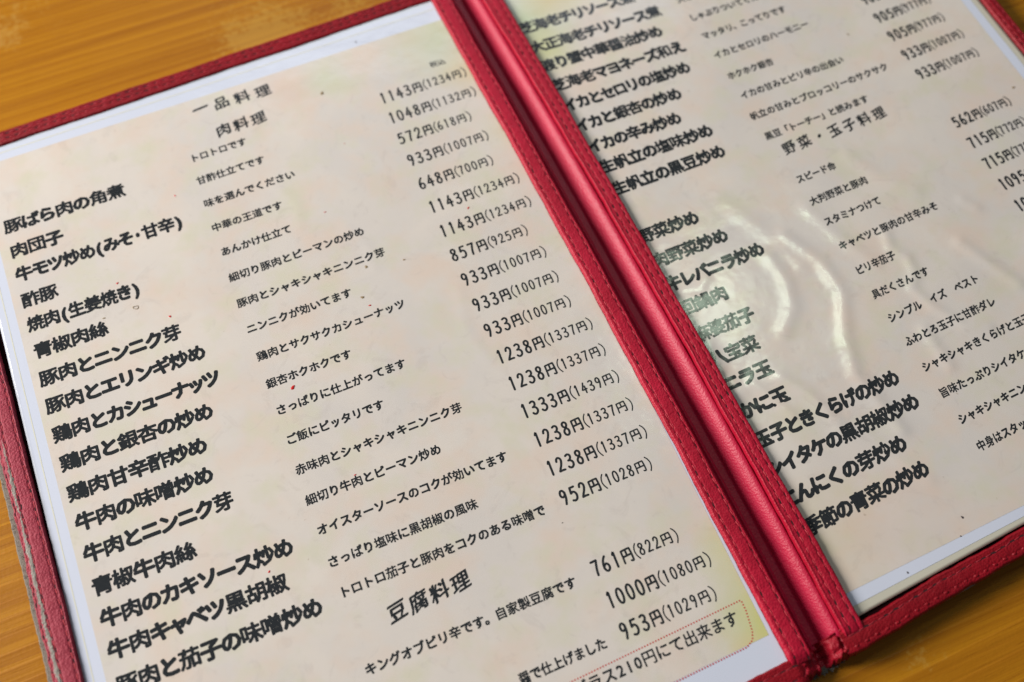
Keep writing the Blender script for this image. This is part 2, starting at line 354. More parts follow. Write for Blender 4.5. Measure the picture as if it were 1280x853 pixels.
DESC_L = [("トロトロです", 73.6, 8.1, 96.4), ("甘酢仕立てです", 73.3, 19.2, 100.5), ("味を選んでください", 73.1, 30.4, 109.4), ("中華の王道です", 72.9, 42.1, 100.7), ("あんかけ仕立て", 73.2, 53.6, 100.7), ("細切り豚肉とピーマンの炒め", 72.9, 65.4, 125.8), ("豚肉とシャキシャキニンニク芽", 72.7, 76.9, 130.0), ("ニンニクが効いてます", 72.9, 88.4, 112.9), ("鶏肉とサクサクカシューナッツ", 73.2, 100.3, 129.4), ("銀杏ホクホクです", 73.2, 111.8, 104.8), ("さっぱりに仕上がってます", 73.4, 122.8, 121.4), ("ご飯にピッタリです", 73.4, 134.6, 109.0), ("赤味肉とシャキシャキニンニク芽", 73.1, 146.2, 133.7), ("細切り牛肉とピーマン炒め", 73.0, 157.7, 121.5), ("オイスターソースのコクが効いてます", 73.4, 168.9, 141.5), ("さっぱり塩味に黒胡椒の風味", 73.2, 180.5, 125.8), ("トロトロ茄子と豚肉をコクのある味噌で", 73.5, 191.3, 145.9), ("キングオブピリ辛です。自家製豆腐です", 73.3, 217.2, 145.6), ("醤で仕上げました", 116.9, 238.4, 146.6)]
PRICE_L = [("1143", "1234", 10.2), ("1048", "1132", 20.8), ("572", "618", 31.6), ("933", "1007", 42.9), ("648", "700", 54.6), ("1143", "1234", 66.2), ("1143", "1234", 77.8), ("857", "925", 89.1), ("933", "1007", 100.4), ("933", "1007", 111.8), ("933", "1007", 123.0), ("1238", "1337", 134.4), ("1238", "1337", 145.6), ("1333", "1439", 156.9), ("1238", "1337", 168.3), ("1238", "1337", 179.5), ("952", "1028", 190.6), ("761", "822", 216.3), ("1000", "1080", 227.5), ("953", "1029", 238.1)]
NAMES_R = [("芝海老チリソース煮", 219.6, -.6, 269.4), ("大正海老チリソース煮", 219.8, 10.6, 276.6), ("渡り蟹中華醤油炒め", 220.0, 21.0, 272.3), ("芝海老マヨネーズ和え", 220.2, 32.0, 277.2), ("イカとセロリの塩炒め", 220.4, 43.0, 274.4), ("イカと銀杏の炒め", 220.7, 53.9, 265.1), ("イカの辛み炒め", 221.0, 65.0, 259.6), ("生帆立の塩味炒め", 221.2, 75.5, 268.3), ("生帆立の黒豆炒め", 221.5, 86.5, 268.2), ("野菜炒め", 222.2, 109.8, 244.9), ("肉野菜炒め", 222.5, 121.3, 251.4), ("牛レバニラ炒め", 222.7, 132.2, 261.1), ("回鍋肉", 222.9, 143.2, 240.0), ("麻婆茄子", 223.1, 154.8, 244.8), ("八宝菜", 223.4, 165.6, 240.8), ("ニラ玉", 223.6, 176.0, 240.6), ("かに玉", 223.9, 187.3, 240.9), ("玉子ときくらげの炒め", 224.1, 198.6, 279.8), ("シイタケの黒胡椒炒め", 222.6, 209.5, 281.4), ("にんにくの芽炒め", 221.8, 220.8, 269.2), ("季節の青菜の炒め", 224.6, 231.8, 271.3)]
DESC_R = [("大きな海老です", 285.6, 9.8, 311.0), ("しゃぶりついてください", 286.1, 20.8, 325.4), ("マッタリ、こってりです", 286.5, 31.5, 325.7), ("イカとセロリのハーモニー", 286.4, 42.4, 330.6), ("ホクホク銀杏", 286.6, 54.1, 307.4), ("イカの甘みとピリ辛の出会い", 286.8, 64.9, 334.4), ("帆立の甘みとブロッコリーのサクサク", 285.5, 75.6, 349.2), ("黒豆「トーチー」と読みます", 286.2, 86.4, 333.5), ("スピード命", 287.6, 109.1, 304.9), ("大判野菜と豚肉", 287.4, 119.9, 312.8), ("スタミナつけて", 287.9, 130.0, 312.7), ("キャベツと豚肉の甘辛みそ", 287.7, 141.3, 331.5), ("ピリ辛茄子", 288.2, 152.8, 305.0), ("具だくさんです", 288.5, 163.8, 312.9), ("シンプル　イズ　ベスト", 288.8, 174.4, 328.2), ("ふわとろ玉子に甘酢ダレ", 289.4, 184.9, 328.5), ("シャキシャキきくらげと玉子", 289.7, 195.9, 336.5), ("旨味たっぷりシイタケ", 289.9, 206.8, 326.6), ("シャキシャキニンニクの芽", 290.5, 217.7, 333.5), ("中身はスタッフに", 290.9, 228.5, 318.4)]
PRICE_R = [("905", "977", 41.0), ("905", "977", 51.8), ("905", "977", 62.4), ("933", "1007", 73.2), ("933", "1007", 83.9), ("562", "607", 110.1), ("715", "772", 120.9), ("715", "772", 131.5), ("1095", "1182", 142.1), ("1048", "1132", 152.6)]

ALLCH = sorted(set(''.join(t[0] for t in NAMES_L+DESC_L+NAMES_R+DESC_R)+'一品料理肉豆腐野菜・玉子税込グラス210円にて出来ます') - {'　'})
def load_glyphs():
    objs = []
    for ch in ALLCH:
        c = bpy.data.curves.new('glyph', 'FONT'); c.body = ch; c.size = 1; c.resolution_u = 2; c.fill_mode = 'FRONT'
        o = bpy.data.objects.new('glyph', c); col.objects.link(o); objs.append(o)
    bpy.context.view_layer.update(); dg = bpy.context.evaluated_depsgraph_get()
    out = {}
    for ch, o in zip(ALLCH, objs):
        me = bpy.data.meshes.new_from_object(o.evaluated_get(dg))
        me.calc_loop_triangles()
        v = np.array([q.co[:2] for q in me.vertices]); f = np.array([t.vertices[:] for t in me.loop_triangles])
        out[ch] = (v, f); bpy.data.meshes.remove(me)
    for o in objs:
        c = o.data; bpy.data.objects.remove(o); bpy.data.curves.remove(c)
    return out
GL = load_glyphs()
def _dens(v, f):
    a, b_, c = v[f[:, 0]], v[f[:, 1]], v[f[:, 2]]
    ar = .5*np.abs((b_-a)[:, 0]*(c-a)[:, 1]-(b_-a)[:, 1]*(c-a)[:, 0]).sum()
    return float(np.clip(1.0-(ar-.15)*2.6, .60, 1.0))     # dense characters are cut with thinner strokes
DENS = {c: _dens(*GL[c]) for c in GL}; print('dens', {c: round(DENS[c], 2) for c in '鶏肉のツ銀豚'})

def nib(kind, r):
    if kind == 'pop': return [(r*math.cos(a), r*math.sin(a)) for a in [k*math.pi/5+.2 for k in range(10)]]+[(0, 0)]
    if kind == 'marker': return [(r*math.cos(a), r*math.sin(a)) for a in [k*math.pi/2+.6 for k in range(4)]]+[(0, 0)]
    if kind == 'brush': return [(r*t, r*t*.85) for t in (-1, -.5, 0, .5, 1)]+[(r*.35, -r*.35), (-r*.35, r*.35)]
NARROW = set('ゃゅょっャュョッ'); KANA = lambda c: '\u3040' <= c <= '\u30ff'
def slot(c, kana):
    if c in NARROW: return .78 if kana < 1 else 1.0
    if c in '()': return .52
    if c == '・': return .55 if kana < 1 else 1.
    if c == '　': return 1.0
    if c in '「」、。': return .9
    if c in '0123456789': return .62
    if c == 'ー': return .92 if kana < 1 else 1.0
    return kana if KANA(c) else 1.0

Z_INK = .085
def place(name, V, F, parent, mtl=None):
    """V (n,3): plan x, y and a tiny stacking height; laid on the film relief with matching normals"""
    V = np.array(V, float); x, y = V[:, 0], V[:, 1]
    nrm = Hn(x, y)
    P = np.stack([x*MM, -y*MM, (H(x, y)+Z_INK+V[:, 2])*MM], -1)
    me = bpy.data.meshes.new(name); me.from_pydata(P.tolist(), [], F); me.update()
    me.polygons.foreach_set('use_smooth', [True]*len(me.polygons))
    me.normals_split_custom_set_from_vertices(nrm.tolist())
    return link(name, me, mtl or M_INK, parent)
def text(name, s, x0, y0, x1, size, style, r, parent, ang=0.0, kana=.93, sy=1.0, lean=0.0, mtl=None, gem=None):
    """one printed line: ink bottom-left at (x0, y0), ink right end at x1"""
    w = [slot(c, kana) for c in s]; em = (x1-x0)/(sum(w)-.06)
    ca, sa = math.cos(math.radians(ang)), math.sin(math.radians(ang))
    pen = -.03; V = []; F = []; nv = 0; offs = nib(style, r)
    rr = random.Random(s)
    for c, wi in zip(s, w):
        offs = nib(style, r*DENS.get(c, 1.0))
        if c != '　':
            gv, gf = GL[c]
            cx = .5 if c not in '()0123456789・' else (gv[:, 0].min()+gv[:, 0].max())/2
            sx = 1.0 if not KANA(c) else min(1.0, wi/.93)
            if c in NARROW: sx = .95
            jit = rr.uniform(-.012, .012) if style == 'pop' else 0
            for k, (ox, oy) in enumerate(offs):
                gx = (gv[:, 0]-cx)*sx*(1.05 if style == 'pop' else 1.0)+ox; gy = gv[:, 1]+oy+.085+jit
                if lean: gy = gy+lean*gx
                X = (pen+wi/2)*em+gx*(gem or em); Yp = gy*size*sy
                V.append(np.stack([x0+ca*X-sa*Yp*-1*-1, y0+sa*X-ca*Yp, np.full(len(X), k*.0016)], -1))
                F += (gf+nv).tolist(); nv += len(gv)
        pen += wi
    return place(name, np.concatenate(V), F, parent, mtl)

for s, x, y, e in NAMES_L: text('dish_name', s, x, y, e, 6.7, 'pop', .064, left, .35, .93)
for s, x, y, e in DESC_L: text('dish_description', s, x, y, e, 4.05, 'marker', .050, left, -.1, 1.0)
for s, x, y, e in NAMES_R: text('dish_name', s, x-(1.9 if y > 100 else 1.0), y, e, 6.5, 'pop', .070, right, 1.2-.025*(y-50), .93)
for s, x, y, e in DESC_R: text('dish_description', s, x, y, e, 3.95, 'marker', .052, right, -.5-.018*(y-50), 1.0)
text('section_heading', '一品料理', 80.0, -13.6, 113.9, 6.2, 'brush', .046, left, 3.2, 1, lean=.16, gem=6.7)
text('section_heading', '肉料理', 86.3, .3, 107.5, 6.2, 'brush', .046, left, .2, 1, lean=.16, gem=6.4)
text('section_heading', '豆腐料理', 85.4, 205.0, 114.4, 6.6, 'brush', .046, left, -2.2, 1, lean=.14, gem=6.7)
text('section_heading', '野菜・玉子料理', 289.3, 95.4, 336.8, 6.0, 'brush', .046, right, -.9, 1, lean=.14, gem=5.7)
text('tax_note', '税込', 176.9, .9, 183.4, 3.2, 'marker', .028, left, 1.5, 1)
text('drink_note', 'グラス210円にて出来ます', 131.2, 248.6, 188.6, 5.0, 'marker', .030, left, -.8, 1.0)

# hand-lettered figures: centre lines in a box .56 wide and 1 high
DIG = {'0': [[(.28, .98), (.14, .90), (.06, .68), (.05, .40), (.12, .12), (.26, .02), (.40, .10), (.48, .34), (.49, .64), (.42, .88), (.28, .98)]],
 '1': [[(.20, .86), (.31, 1.0), (.29, .5), (.27, .0)]],
 '2': [[(.07, .76), (.13, .92), (.27, .99), (.42, .90), (.45, .72), (.34, .45), (.16, .20), (.05, .03)], [(.05, .03), (.28, .05), (.50, .04)]],
 '3': [[(.09, .92), (.26, .98), (.42, .90), (.43, .72), (.30, .57), (.18, .54)], [(.18, .54), (.36, .50), (.48, .34), (.45, .14), (.28, .01), (.12, .04), (.04, .13)]],
 '4': [[(.34, .99), (.20, .66), (.03, .34)], [(.03, .34), (.28, .33), (.52, .36)], [(.38, .66), (.37, .34), (.36, .0)]],
 '5': [[(.47, .96), (.30, .95), (.14, .95)], [(.14, .95), (.11, .74), (.09, .55)], [(.09, .55), (.26, .63), (.43, .53), (.48, .33), (.41, .11), (.24, .01), (.05, .06)]],
 '6': [[(.38, .99), (.20, .78), (.08, .48), (.07, .22), (.20, .03), (.38, .05), (.48, .22), (.43, .42), (.28, .50), (.10, .36)]],
 '7': [[(.05, .93), (.26, .94), (.49, .95)], [(.49, .95), (.37, .62), (.28, .30), (.24, .0)]],
 '8': [[(.29, .98), (.12, .90), (.12, .70), (.30, .54), (.46, .34), (.42, .10), (.27, .01), (.10, .10), (.07, .32), (.22, .50), (.40, .66), (.44, .86), (.29, .98)]],
 '9': [[(.44, .80), (.34, .96), (.18, .97), (.07, .80), (.10, .60), (.25, .52), (.40, .62), (.45, .82)], [(.45, .82), (.42, .45), (.34, .20), (.26, .0)]],
 '(': [[(.36, 1.10), (.20, .86), (.12, .52), (.18, .18), (.32, -.10)]],
 ')': [[(.12, 1.10), (.28, .86), (.36, .52), (.30, .18), (.16, -.10)]],
 'E': [[(.08, .92), (.07, .5), (.04, .03)], [(.08, .92), (.45, .95), (.80, .96)], [(.80, .96), (.83, .5), (.82, .06)], [(.82, .06), (.74, .02), (.62, .06)], [(.44, .93), (.43, .72), (.43, .50)], [(.09, .48), (.45, .50), (.80, .52)]]}
def catmull(P, n=5):
    P = np.array(P, float)
    if len(P) < 3: return P
    if np.allclose(P[0], P[-1]): Q = np.vstack([P[-2], P, P[1]])
    else: Q = np.vstack([2*P[0]-P[1], P, 2*P[-1]-P[-2]])
    out = []
    for i in range(1, len(Q)-2):
        for t in np.linspace(0, 1, n, endpoint=False):
            a, b_, c, d = Q[i-1:i+3]
            out.append(.5*((2*b_)+(-a+c)*t+(2*a-5*b_+4*c-d)*t*t+(-a+3*b_-3*c+d)*t**3))
    out.append(P[-1]); return np.array(out)
def strokes(ch, ox, sx, sy, width, V, F, base_y=0.0):
    k = 0
    for st in DIG[ch]:
        C = catmull(st)*np.array([sx, sy])+np.array([ox, base_y])
        T = np.gradient(C, axis=0); T /= np.linalg.norm(T, axis=1, keepdims=True)+1e-9
        N = np.stack([-T[:, 1], T[:, 0]], 1)*width/2
        z = k*.0016; n0 = sum(len(q) for q in V); m_ = len(C)
        V.append(np.column_stack([np.vstack([C+N, C-N]), np.full(2*m_, z)]))
        F += [(n0+i, n0+m_+i, n0+m_+i+1, n0+i+1) for i in range(m_-1)]
        for q in (C[0], C[-1]):
            k += 1; n0 = sum(len(w_) for w_ in V)
            a = np.linspace(0, 2*np.pi, 9)[:-1]
            V.append(np.column_stack([q[0]+width/2*np.cos(a), q[1]+width/2*np.sin(a), np.full(8, k*.0016)])); F.append(tuple(range(n0, n0+8)))
        k += 1
def price(main, sub, x0, y0, parent, kx, ky, ang, bold=1.0):
    V = []; F = []; x = 0.0
    for d in main:
        strokes(d, x+.42*kx, 4.2*kx, 5.0*ky, .70*bold, V, F); x += 3.5*kx
    strokes('E', x+.42*kx, 4.05*kx, 4.6*ky, .60*bold, V, F, .0); x += 4.3*kx
    strokes('(', x+.2*kx, 4.4*kx, 4.3*ky, .40*bold, V, F, .2); x += 1.9*kx
    for d in sub:
        strokes(d, x+.3*kx, 3.35*kx, 3.9*ky, .52*bold, V, F, .55); x += 2.75*kx
    x += .35*kx
    strokes('E', x, 3.9*kx, 3.8*ky, .47*bold, V, F, .45); x += 4.05*kx
    strokes(')', x-.1*kx, 4.4*kx, 4.3*ky, .40*bold, V, F, .2)
    P = np.concatenate(V); ca, sa = math.cos(math.radians(ang)), math.sin(math.radians(ang))
    rr = random.Random(main+str(y0)); 
    X = P[:, 0]; Yp = P[:, 1]
    P = np.stack([x0+ca*X+sa*Yp, y0+sa*X-ca*Yp, P[:, 2]], -1)
    F2 = [tuple(reversed(f)) if len(f) == 4 else f for f in F]
    return place('price', P, F, parent)
for a, b_, y in PRICE_L: price(a, b_, 151.9, y, left, 1, 1, .3, 1.12)
for a, b_, y in PRICE_R: price(a, b_, 356.9+.012*y, y, right, .87, .95, -2.0, 1.25)

# red dotted frame round the drink note
V = []; F = []; pts = []
def walk(pl, step):
    out = []; carry = 0.0
    for (ax, ay), (bx, by) in zip(pl[:-1], pl[1:]):
        L = math.hypot(bx-ax, by-ay); t = carry
        while t < L: out.append((ax+(bx-ax)*t/L, ay+(by-ay)*t/L)); t += step
        carry = t-L
    return out
arc = [(192.2-1.5*(1-math.cos(a)), 241.4) for a in (0,)]
path = [(80, 244.9), (191.8, 241.3), (192.2, 241.6), (192.1, 245), (190.9, 256.6), (189.7, 259.0), (187.0, 260.3), (80, 263.6)]
path = [(x, y if y < 250 else y-5.2) for x, y in path]
for x, y in walk(path, .98):
    n0 = len(V); r = .30
    V += [(x+r*math.cos(a), y-r*math.sin(a), 0) for a in [k*math.pi/3 for k in range(6)]]; F.append(tuple(range(n0, n0+6)))
o = place('dotted_frame', V, F, left, M_REDINK); o['kind'] = 'stuff'

# dried specks on the film
STAINS = [('red', 81.5, 114.6, 1.15), ('red', 34.2, 49.4, 0.7), ('red', 48.7, 70.3, 0.75), ('ring', 38.1, 61.9, 1.5), ('red', 63.8, 20.4, 0.6), ('dark', 152.8, -24.0, 0.5), ('brown', 131.5, -4.3, 1.1), ('red', 166.0, 69.5, 0.7), ('red', 114.9, 50.0, 0.5), ('red', 117.4, 94.4, 0.6), ('brown', 116.0, 90.2, 0.9), ('brown', 121.5, 78.7, 0.9), ('red', 54.7, 173.8, 0.6), ('red', 91.3, 153.5, 0.5), ('brown', 390.3, 102.1, 0.9), ('brown', 343.0, 52.1, 0.7), ('dark', 272.8, 245.6, 0.7), ('dark', 268.8, 250.8, 0.4), ('dark', 246.3, 254.4, 0.5), ('brown', 135.5, 81.3, 0.6), ('dark', 149.5, 195.9, 0.3), ('brown', 26.3, 61.7, 0.6), ('red', 132.0, 22.8, 0.3)]
STL = {'red': ('sauce_speck', M_SAUCE), 'dark': ('dark_speck', M_CRUMB), 'brown': ('dried_speck', M_BROWN), 'ring': ('dried_speck', M_BROWN)}
for k_, (kind, sx, sy, r) in enumerate(STAINS):
    rr = random.Random(k_*13+5); n_ = 14
    r *= .62
    asp = 1.6 if r > .8 and kind == 'red' else rr.uniform(1, 1.5); rot = rr.uniform(-.6, .6)
    hz = float(H(np.array([sx]), np.array([sy]))[0])
    V = [W3(sx, sy, hz+.13+r*.12)]; F = []
    for ring_, (q, z) in enumerate(((.75, .10), (1.0, .09))):
        for i in range(n_):
            a = i*2*math.pi/n_; rad = r*q*(1+.22*math.sin(a*2+k_)+.15*math.sin(a*3+2*k_)+rr.uniform(-.07, .07))
            X = rad*math.cos(a)*asp; Y = rad*math.sin(a)/asp**.5
            V.append(W3(sx+X*math.cos(rot)-Y*math.sin(rot), sy-X*math.sin(rot)-Y*math.cos(rot), hz+(.12+r*.10 if ring_ == 0 else .088)))
    for i in range(n_):
        j = (i+1) % n_
        if kind != 'ring': F.append((0, 1+i, 1+j))
        F.append((1+i, 1+n_+i, 1+n_+j, 1+j))
    link(STL[kind][0], mesh('speck', V, F), STL[kind][1], left if sx < 205 else right)
# ------------------------------------------------------------------ the folder
cover = thing('menu_cover', 'open red imitation leather menu folder with stitched borders, lying on the wooden table', 'menu folder')

def slab(name, outline, z0, z1, mtl, rag=0.0, seed=1, sub=1.2):
    """board from a plan outline, with a slightly ragged rim and rounded upper edge"""
    pts = []
    for (ax, ay), (bx, by) in zip(outline, outline[1:]+outline[:1]):
        L = math.hypot(bx-ax, by-ay); k = max(1, int(L/sub)) if rag else max(1, int(L/20))
        for i in range(k): pts.append((ax+(bx-ax)*i/k, ay+(by-ay)*i/k))
    r_ = random.Random(seed); cx = sum(p[0] for p in pts)/len(pts); cy = sum(p[1] for p in pts)/len(pts)
    out = []; w_ = 0
    for x, y in pts:
        w_ = .55*w_+r_.uniform(-rag, rag); d = math.hypot(x-cx, y-cy); out.append((x+(x-cx)/d*w_, y+(y-cy)/d*w_))
    n_ = len(out); V = [W3(x, y, z0) for x, y in out]+[W3(x, y, z1-.3) for x, y in out]
    V += [W3(x-(x-cx)/math.hypot(x-cx, y-cy)*.35, y-(y-cy)/math.hypot(x-cx, y-cy)*.35, z1) for x, y in out]
    F = [tuple(range(n_)), tuple(range(3*n_-1, 2*n_-1, -1))]
    for a in (0, n_):
        for i in range(n_): F.append((a+i, a+(i+1) % n_, a+n_+(i+1) % n_, a+n_+i)[::-1])
    me = mesh(name, V, F, False)
    return link(name, me, mtl, cover)
yt, yb = -38, 272
slab('cover_board', [(E_LLcl(yt), T_out(-22)+.6), (E_Lout(yt)-1.4, T_out(198)+.6), (199.6, 270.6), (E_LLcl(yb), B_out_L(-18)-.6)], Z_TABLE+.05, -.9, M_CLOTH, .16, 3)
slab('cover_board', [(E_ridge(yt)+3.2, T_out(211)+.6), (E_RRout(yt)-.5, T_out(408)+.6), (E_RRout(255)-.5, B_out_R(411)-.6), (E_ridge(265)+2.2, B_out_R(216)-.2)], Z_TABLE+.05, -1.1, M_CLOTH, .16, 4)
# cream backing boards and near-black lining standing in for gap shade, under the sheets
slab('shaded_lining', [(-15, -34), (196, -38), (199.2, 266), (-12, 271)], -.86, -.72, M_LINING_SHADE)
slab('shaded_lining', [(214.5, -37), (406, -46), (409, 250), (220, 266)], -1.06, -.9, M_LINING_SHADE)
slab('backing_board', [(-9.6, -32), (196, -37), (199, 265.4), (-8.0, 269.8)], -.70, -.42, M_CREAM)
slab('backing_board', [(215.5, -35), (404, -45), (407, 246.2), (221, 260.1)], -.88, -.42, M_CREAM)

def strip(name, A, B, s0, s1, prof, mtl, step=1.0, z=lambda s, t: 0.0, horizontal=False, wob=.12, seed=1, na=26, ragA=0.0, ragB=0.0, bottomA=-1.2, bottomB=-1.2):
    """border strip lofted between two edge curves; prof(t) = height across it; returns object and a point function"""
    n_ = int((s1-s0)/step)+1; S = np.linspace(s0, s1, n_)
    t = np.concatenate([[0], np.linspace(0, 1, na), [1]])
    a = A(S)+smooth_noise(S, seed, (.09, .33, 1.1), (wob, wob*.5, wob*.25)); b_ = B(S)+smooth_noise(S, seed+50, (.08, .3, 1.2), (wob, wob*.5, wob*.25))
    r_ = np.random.default_rng(seed)
    if ragA: a = a+np.convolve(r_.normal(0, ragA, n_), [.3, .5, .3], 'same')
    if ragB: b_ = b_+np.convolve(r_.normal(0, ragB, n_), [.3, .5, .3], 'same')
    X = a[:, None]*(1-t)+b_[:, None]*t
    Zp = np.array([prof(q) for q in t]); 
    Zs = Zp[None, :]+np.array([[z(s, q) for q in t] for s in S])
    Zs += (smooth_noise(S, seed+9, (.12, .5, 1.6), (.05, .04, .03)))[:, None]*np.sin(np.pi*np.clip(t, 0, 1))[None, :]
    Zs += (smooth_noise(S, seed+19, (.4, .9, 2.3), (.03, .03, .02)))[:, None]*np.sin(2*np.pi*np.clip(t, 0, 1))[None, :]
    Zs[:, 0] = bottomA+np.array([z(s, 0) for s in S]); Zs[:, -1] = bottomB+np.array([z(s, 1) for s in S])
    SS = np.repeat(S[:, None], len(t), 1)
    P = np.stack([SS, X, Zs], -1) if horizontal else np.stack([X, SS, Zs], -1)
    V, F = grid_mesh(name, P)
    if horizontal: F = [f[::-1] for f in F]
    me = mesh(name, V, [f[::-1] for f in F]); o = link(name, me, mtl, cover)
    def at(s, q):
        aa = np.interp(s, S, a); bb = np.interp(s, S, b_); x = aa*(1-q)+bb*q
        zz = prof(q)+z(s, q)
        return (s, x, zz) if horizontal else (x, s, zz)
    return o, at
def profile(top, rows, edge=.10, groove=.38, gw=.045, puff=.25, rim=None):
    def f(t):
        e = min(t, 1-t)/edge
        h = top*(1-(1-min(1, e))**2.2) if e < 1 else top
        h += puff*math.sin(math.pi*t)
        for r_ in rows: h -= groove*math.exp(-((t-r_)/gw)**2)
        if rim: h += rim[1]*math.exp(-((t-rim[0])/.05)**2)
        return h
    return f

def stitch_mesh(length=2.9, rad=.20):
    V = []; F = []; ns, nr = 7, 6
    for i in range(ns):
        u = i/(ns-1)*2-1; r = rad*math.sqrt(max(0, 1-abs(u)**4))+.02; zc = .02-.26*u*u*abs(u)
        for j in range(nr):
            a = j*2*math.pi/nr; V.append(((u*length/2)*MM, r*math.cos(a)*MM, (zc+r*.75*math.sin(a))*MM))
    for i in range(ns-1):
        for j in range(nr): k = (j+1) % nr; F.append((i*nr+j, i*nr+k, (i+1)*nr+k, (i+1)*nr+j)[::-1])
    F.append(tuple(range(nr))); F.append(tuple(range((ns-1)*nr, ns*nr))[::-1])
    return V, F
SV, SF = stitch_mesh(); ST_ME = mesh('stitch', SV, SF); ST_ME.materials.append(M_THREAD)
def stitch_row(parent, at, q, s0, s1, pitch, single, mtl=M_THREAD, seed=1, skew=.10, miss=0.0, dz=.13):
    r_ = random.Random(seed); V = []; F = []; HV = []; HF = []
    s = s0
    while s < s1:
        a = Vector(W3(*at(s-pitch*.38, q))); c = Vector(W3(*at(s+pitch*.38, q))); p = (a+c)/2
        d = (c-a).normalized(); zz = Vector((0, 0, 1)); side = zz.cross(d).normalized(); up = d.cross(side)
        sk = skew+r_.uniform(-.06, .06); d2 = (d+side*sk).normalized(); side2 = up.cross(d2).normalized()
        Mx = Matrix((d2, side2, up)).transposed().to_4x4(); Mx.translation = p+up*dz*MM
        if r_.random() >= miss:
            if single:
                o = bpy.data.objects.new('stitch', ST_ME); col.objects.link(o); o.parent = parent; o.matrix_world = Mx
            else:
                n0 = len(V); V += [Mx @ Vector(v) for v in SV]; F += [tuple(n0+i for i in f) for f in SF]
        # the needle hole between two stitches
        hc = Vector(W3(*at(s+pitch*.5, q)))+up*.03*MM; n0 = len(HV)
        for k in range(8):
            an = k*math.pi/4; HV.append(hc+d*(1.15*math.cos(an)*MM)+side*((.33*math.sin(an)-.18*math.cos(an))*MM)+up*(.06*MM))
        HF.append(tuple(range(n0, n0+8)))
        s += pitch*(1+r_.uniform(-.05, .05))
    if V:
        o = link('stitching', mesh('stitching', V, F), mtl, parent); o['kind'] = 'stuff'
    o = link('needle_holes', mesh('needle_holes', HV, HF, False), M_HOLE, parent); o['kind'] = 'stuff'

# strips beside the spine
pr = profile(1.9, (.27, .80), groove=.28, gw=.03, puff=.16)
s_, at = strip('border_strip', E_Lin, E_Lout, -36.5, 266.0, pr, M_STRIP, .8, z=lambda s, t: -1.5*max(0, (s-262.5)/3.5)**2, seed=11, bottomA=.08, bottomB=-6.0)
stitch_row(s_, at, .27, -34, 264, 4.05, True, seed=1); stitch_row(s_, at, .80, -32, 265, 4.05, True, seed=2)
E_Rb = lambda y: E_ridge(y)+.2
pr = profile(1.75, (.34, .72), groove=.28, gw=.035, puff=.16, rim=(.045, .55))
s_, at = strip('border_strip', E_Rb, E_Rin, -37, 265.5, pr, M_STRIP, .8, z=lambda s, t: -1.5*max(0, (s-261.5)/4)**2, seed=12, bottomA=-1.5, bottomB=.08)
stitch_row(s_, at, .34, -33, 264, 4.05, True, seed=3); stitch_row(s_, at, .72, -31, 262, 4.05, True, seed=4)
# far left strip, ragged and worn
pr = profile(1.1, (.10, .36, .86), groove=.34, edge=.05, gw=.035, puff=.2)
s_, at = strip('border_strip', lambda y: E_LLred(y)-.25, lambda y: E_LLin(y), -35, 270, pr, M_STRIP_L, .7, seed=13, ragA=.16, bottomA=-.95, bottomB=-.8)
s_['label'] = 'worn border strip rubbed through to grey cloth'
for q, sd in ((.10, 5), (.36, 6), (.86, 7)): stitch_row(s_, at, q, -33, 269, 3.6, False, M_THREAD_D, sd, miss=.12 if q < .5 else 0)
# far right strip
pr = profile(1.4, (.3, .72), groove=.34)
s_, at = strip('border_strip', E_RRin, E_RRout, -44, 253, pr, M_STRIP_SHADED, 1.0, seed=14, bottomA=.06, bottomB=-6.1)
for q, sd in ((.3, 8), (.72, 9)): stitch_row(s_, at, q, -42, 251, 3.8, False, seed=sd)
# top strips
pr = profile(1.15, (.30, .62), groove=.34, gw=.05)
s_, at = strip('border_strip', lambda x: T_out(x), T_in, -20.5, 196.5, pr, M_STRIP_SHADED, 1.0, horizontal=True, seed=15, bottomA=-6.1, bottomB=.06, z=lambda s, t: -.45)
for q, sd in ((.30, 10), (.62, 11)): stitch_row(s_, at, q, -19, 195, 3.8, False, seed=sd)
s_, at = strip('border_strip', lambda x: T_out(x), T_in, 213, 409, pr, M_STRIP_SHADED, 1.0, horizontal=True, seed=16, bottomA=-6.1, bottomB=.06, z=lambda s, t: -.45)
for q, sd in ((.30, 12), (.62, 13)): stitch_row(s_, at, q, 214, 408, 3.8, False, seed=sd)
# bottom strips
pr = profile(1.25, (.28, .72), groove=.16, gw=.03, rim=(.06, .25))
zL = lambda s, t: -.35-1.6*max(0, (s-197)/4)**2*(1 if s > 197 else 0)
s_, at = strip('border_strip', B_in_L, B_out_L, -20, 200.5, pr, M_STRIP_SHADED, .8, horizontal=True, seed=17, bottomA=.06, bottomB=-6.1, z=zL, wob=.2)
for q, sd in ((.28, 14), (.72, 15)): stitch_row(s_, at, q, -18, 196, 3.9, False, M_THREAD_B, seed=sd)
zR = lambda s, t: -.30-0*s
s_, at = strip('border_strip', B_in_R, B_out_R, 215.5, 410, pr, M_STRIP_SHADED, .8, horizontal=True, seed=18, bottomA=-.85, bottomB=-6.1, z=zR, wob=.22, ragB=.12)
stitch_row(s_, at, .28, 219, 409, 3.9, False, M_THREAD_B, seed=16)
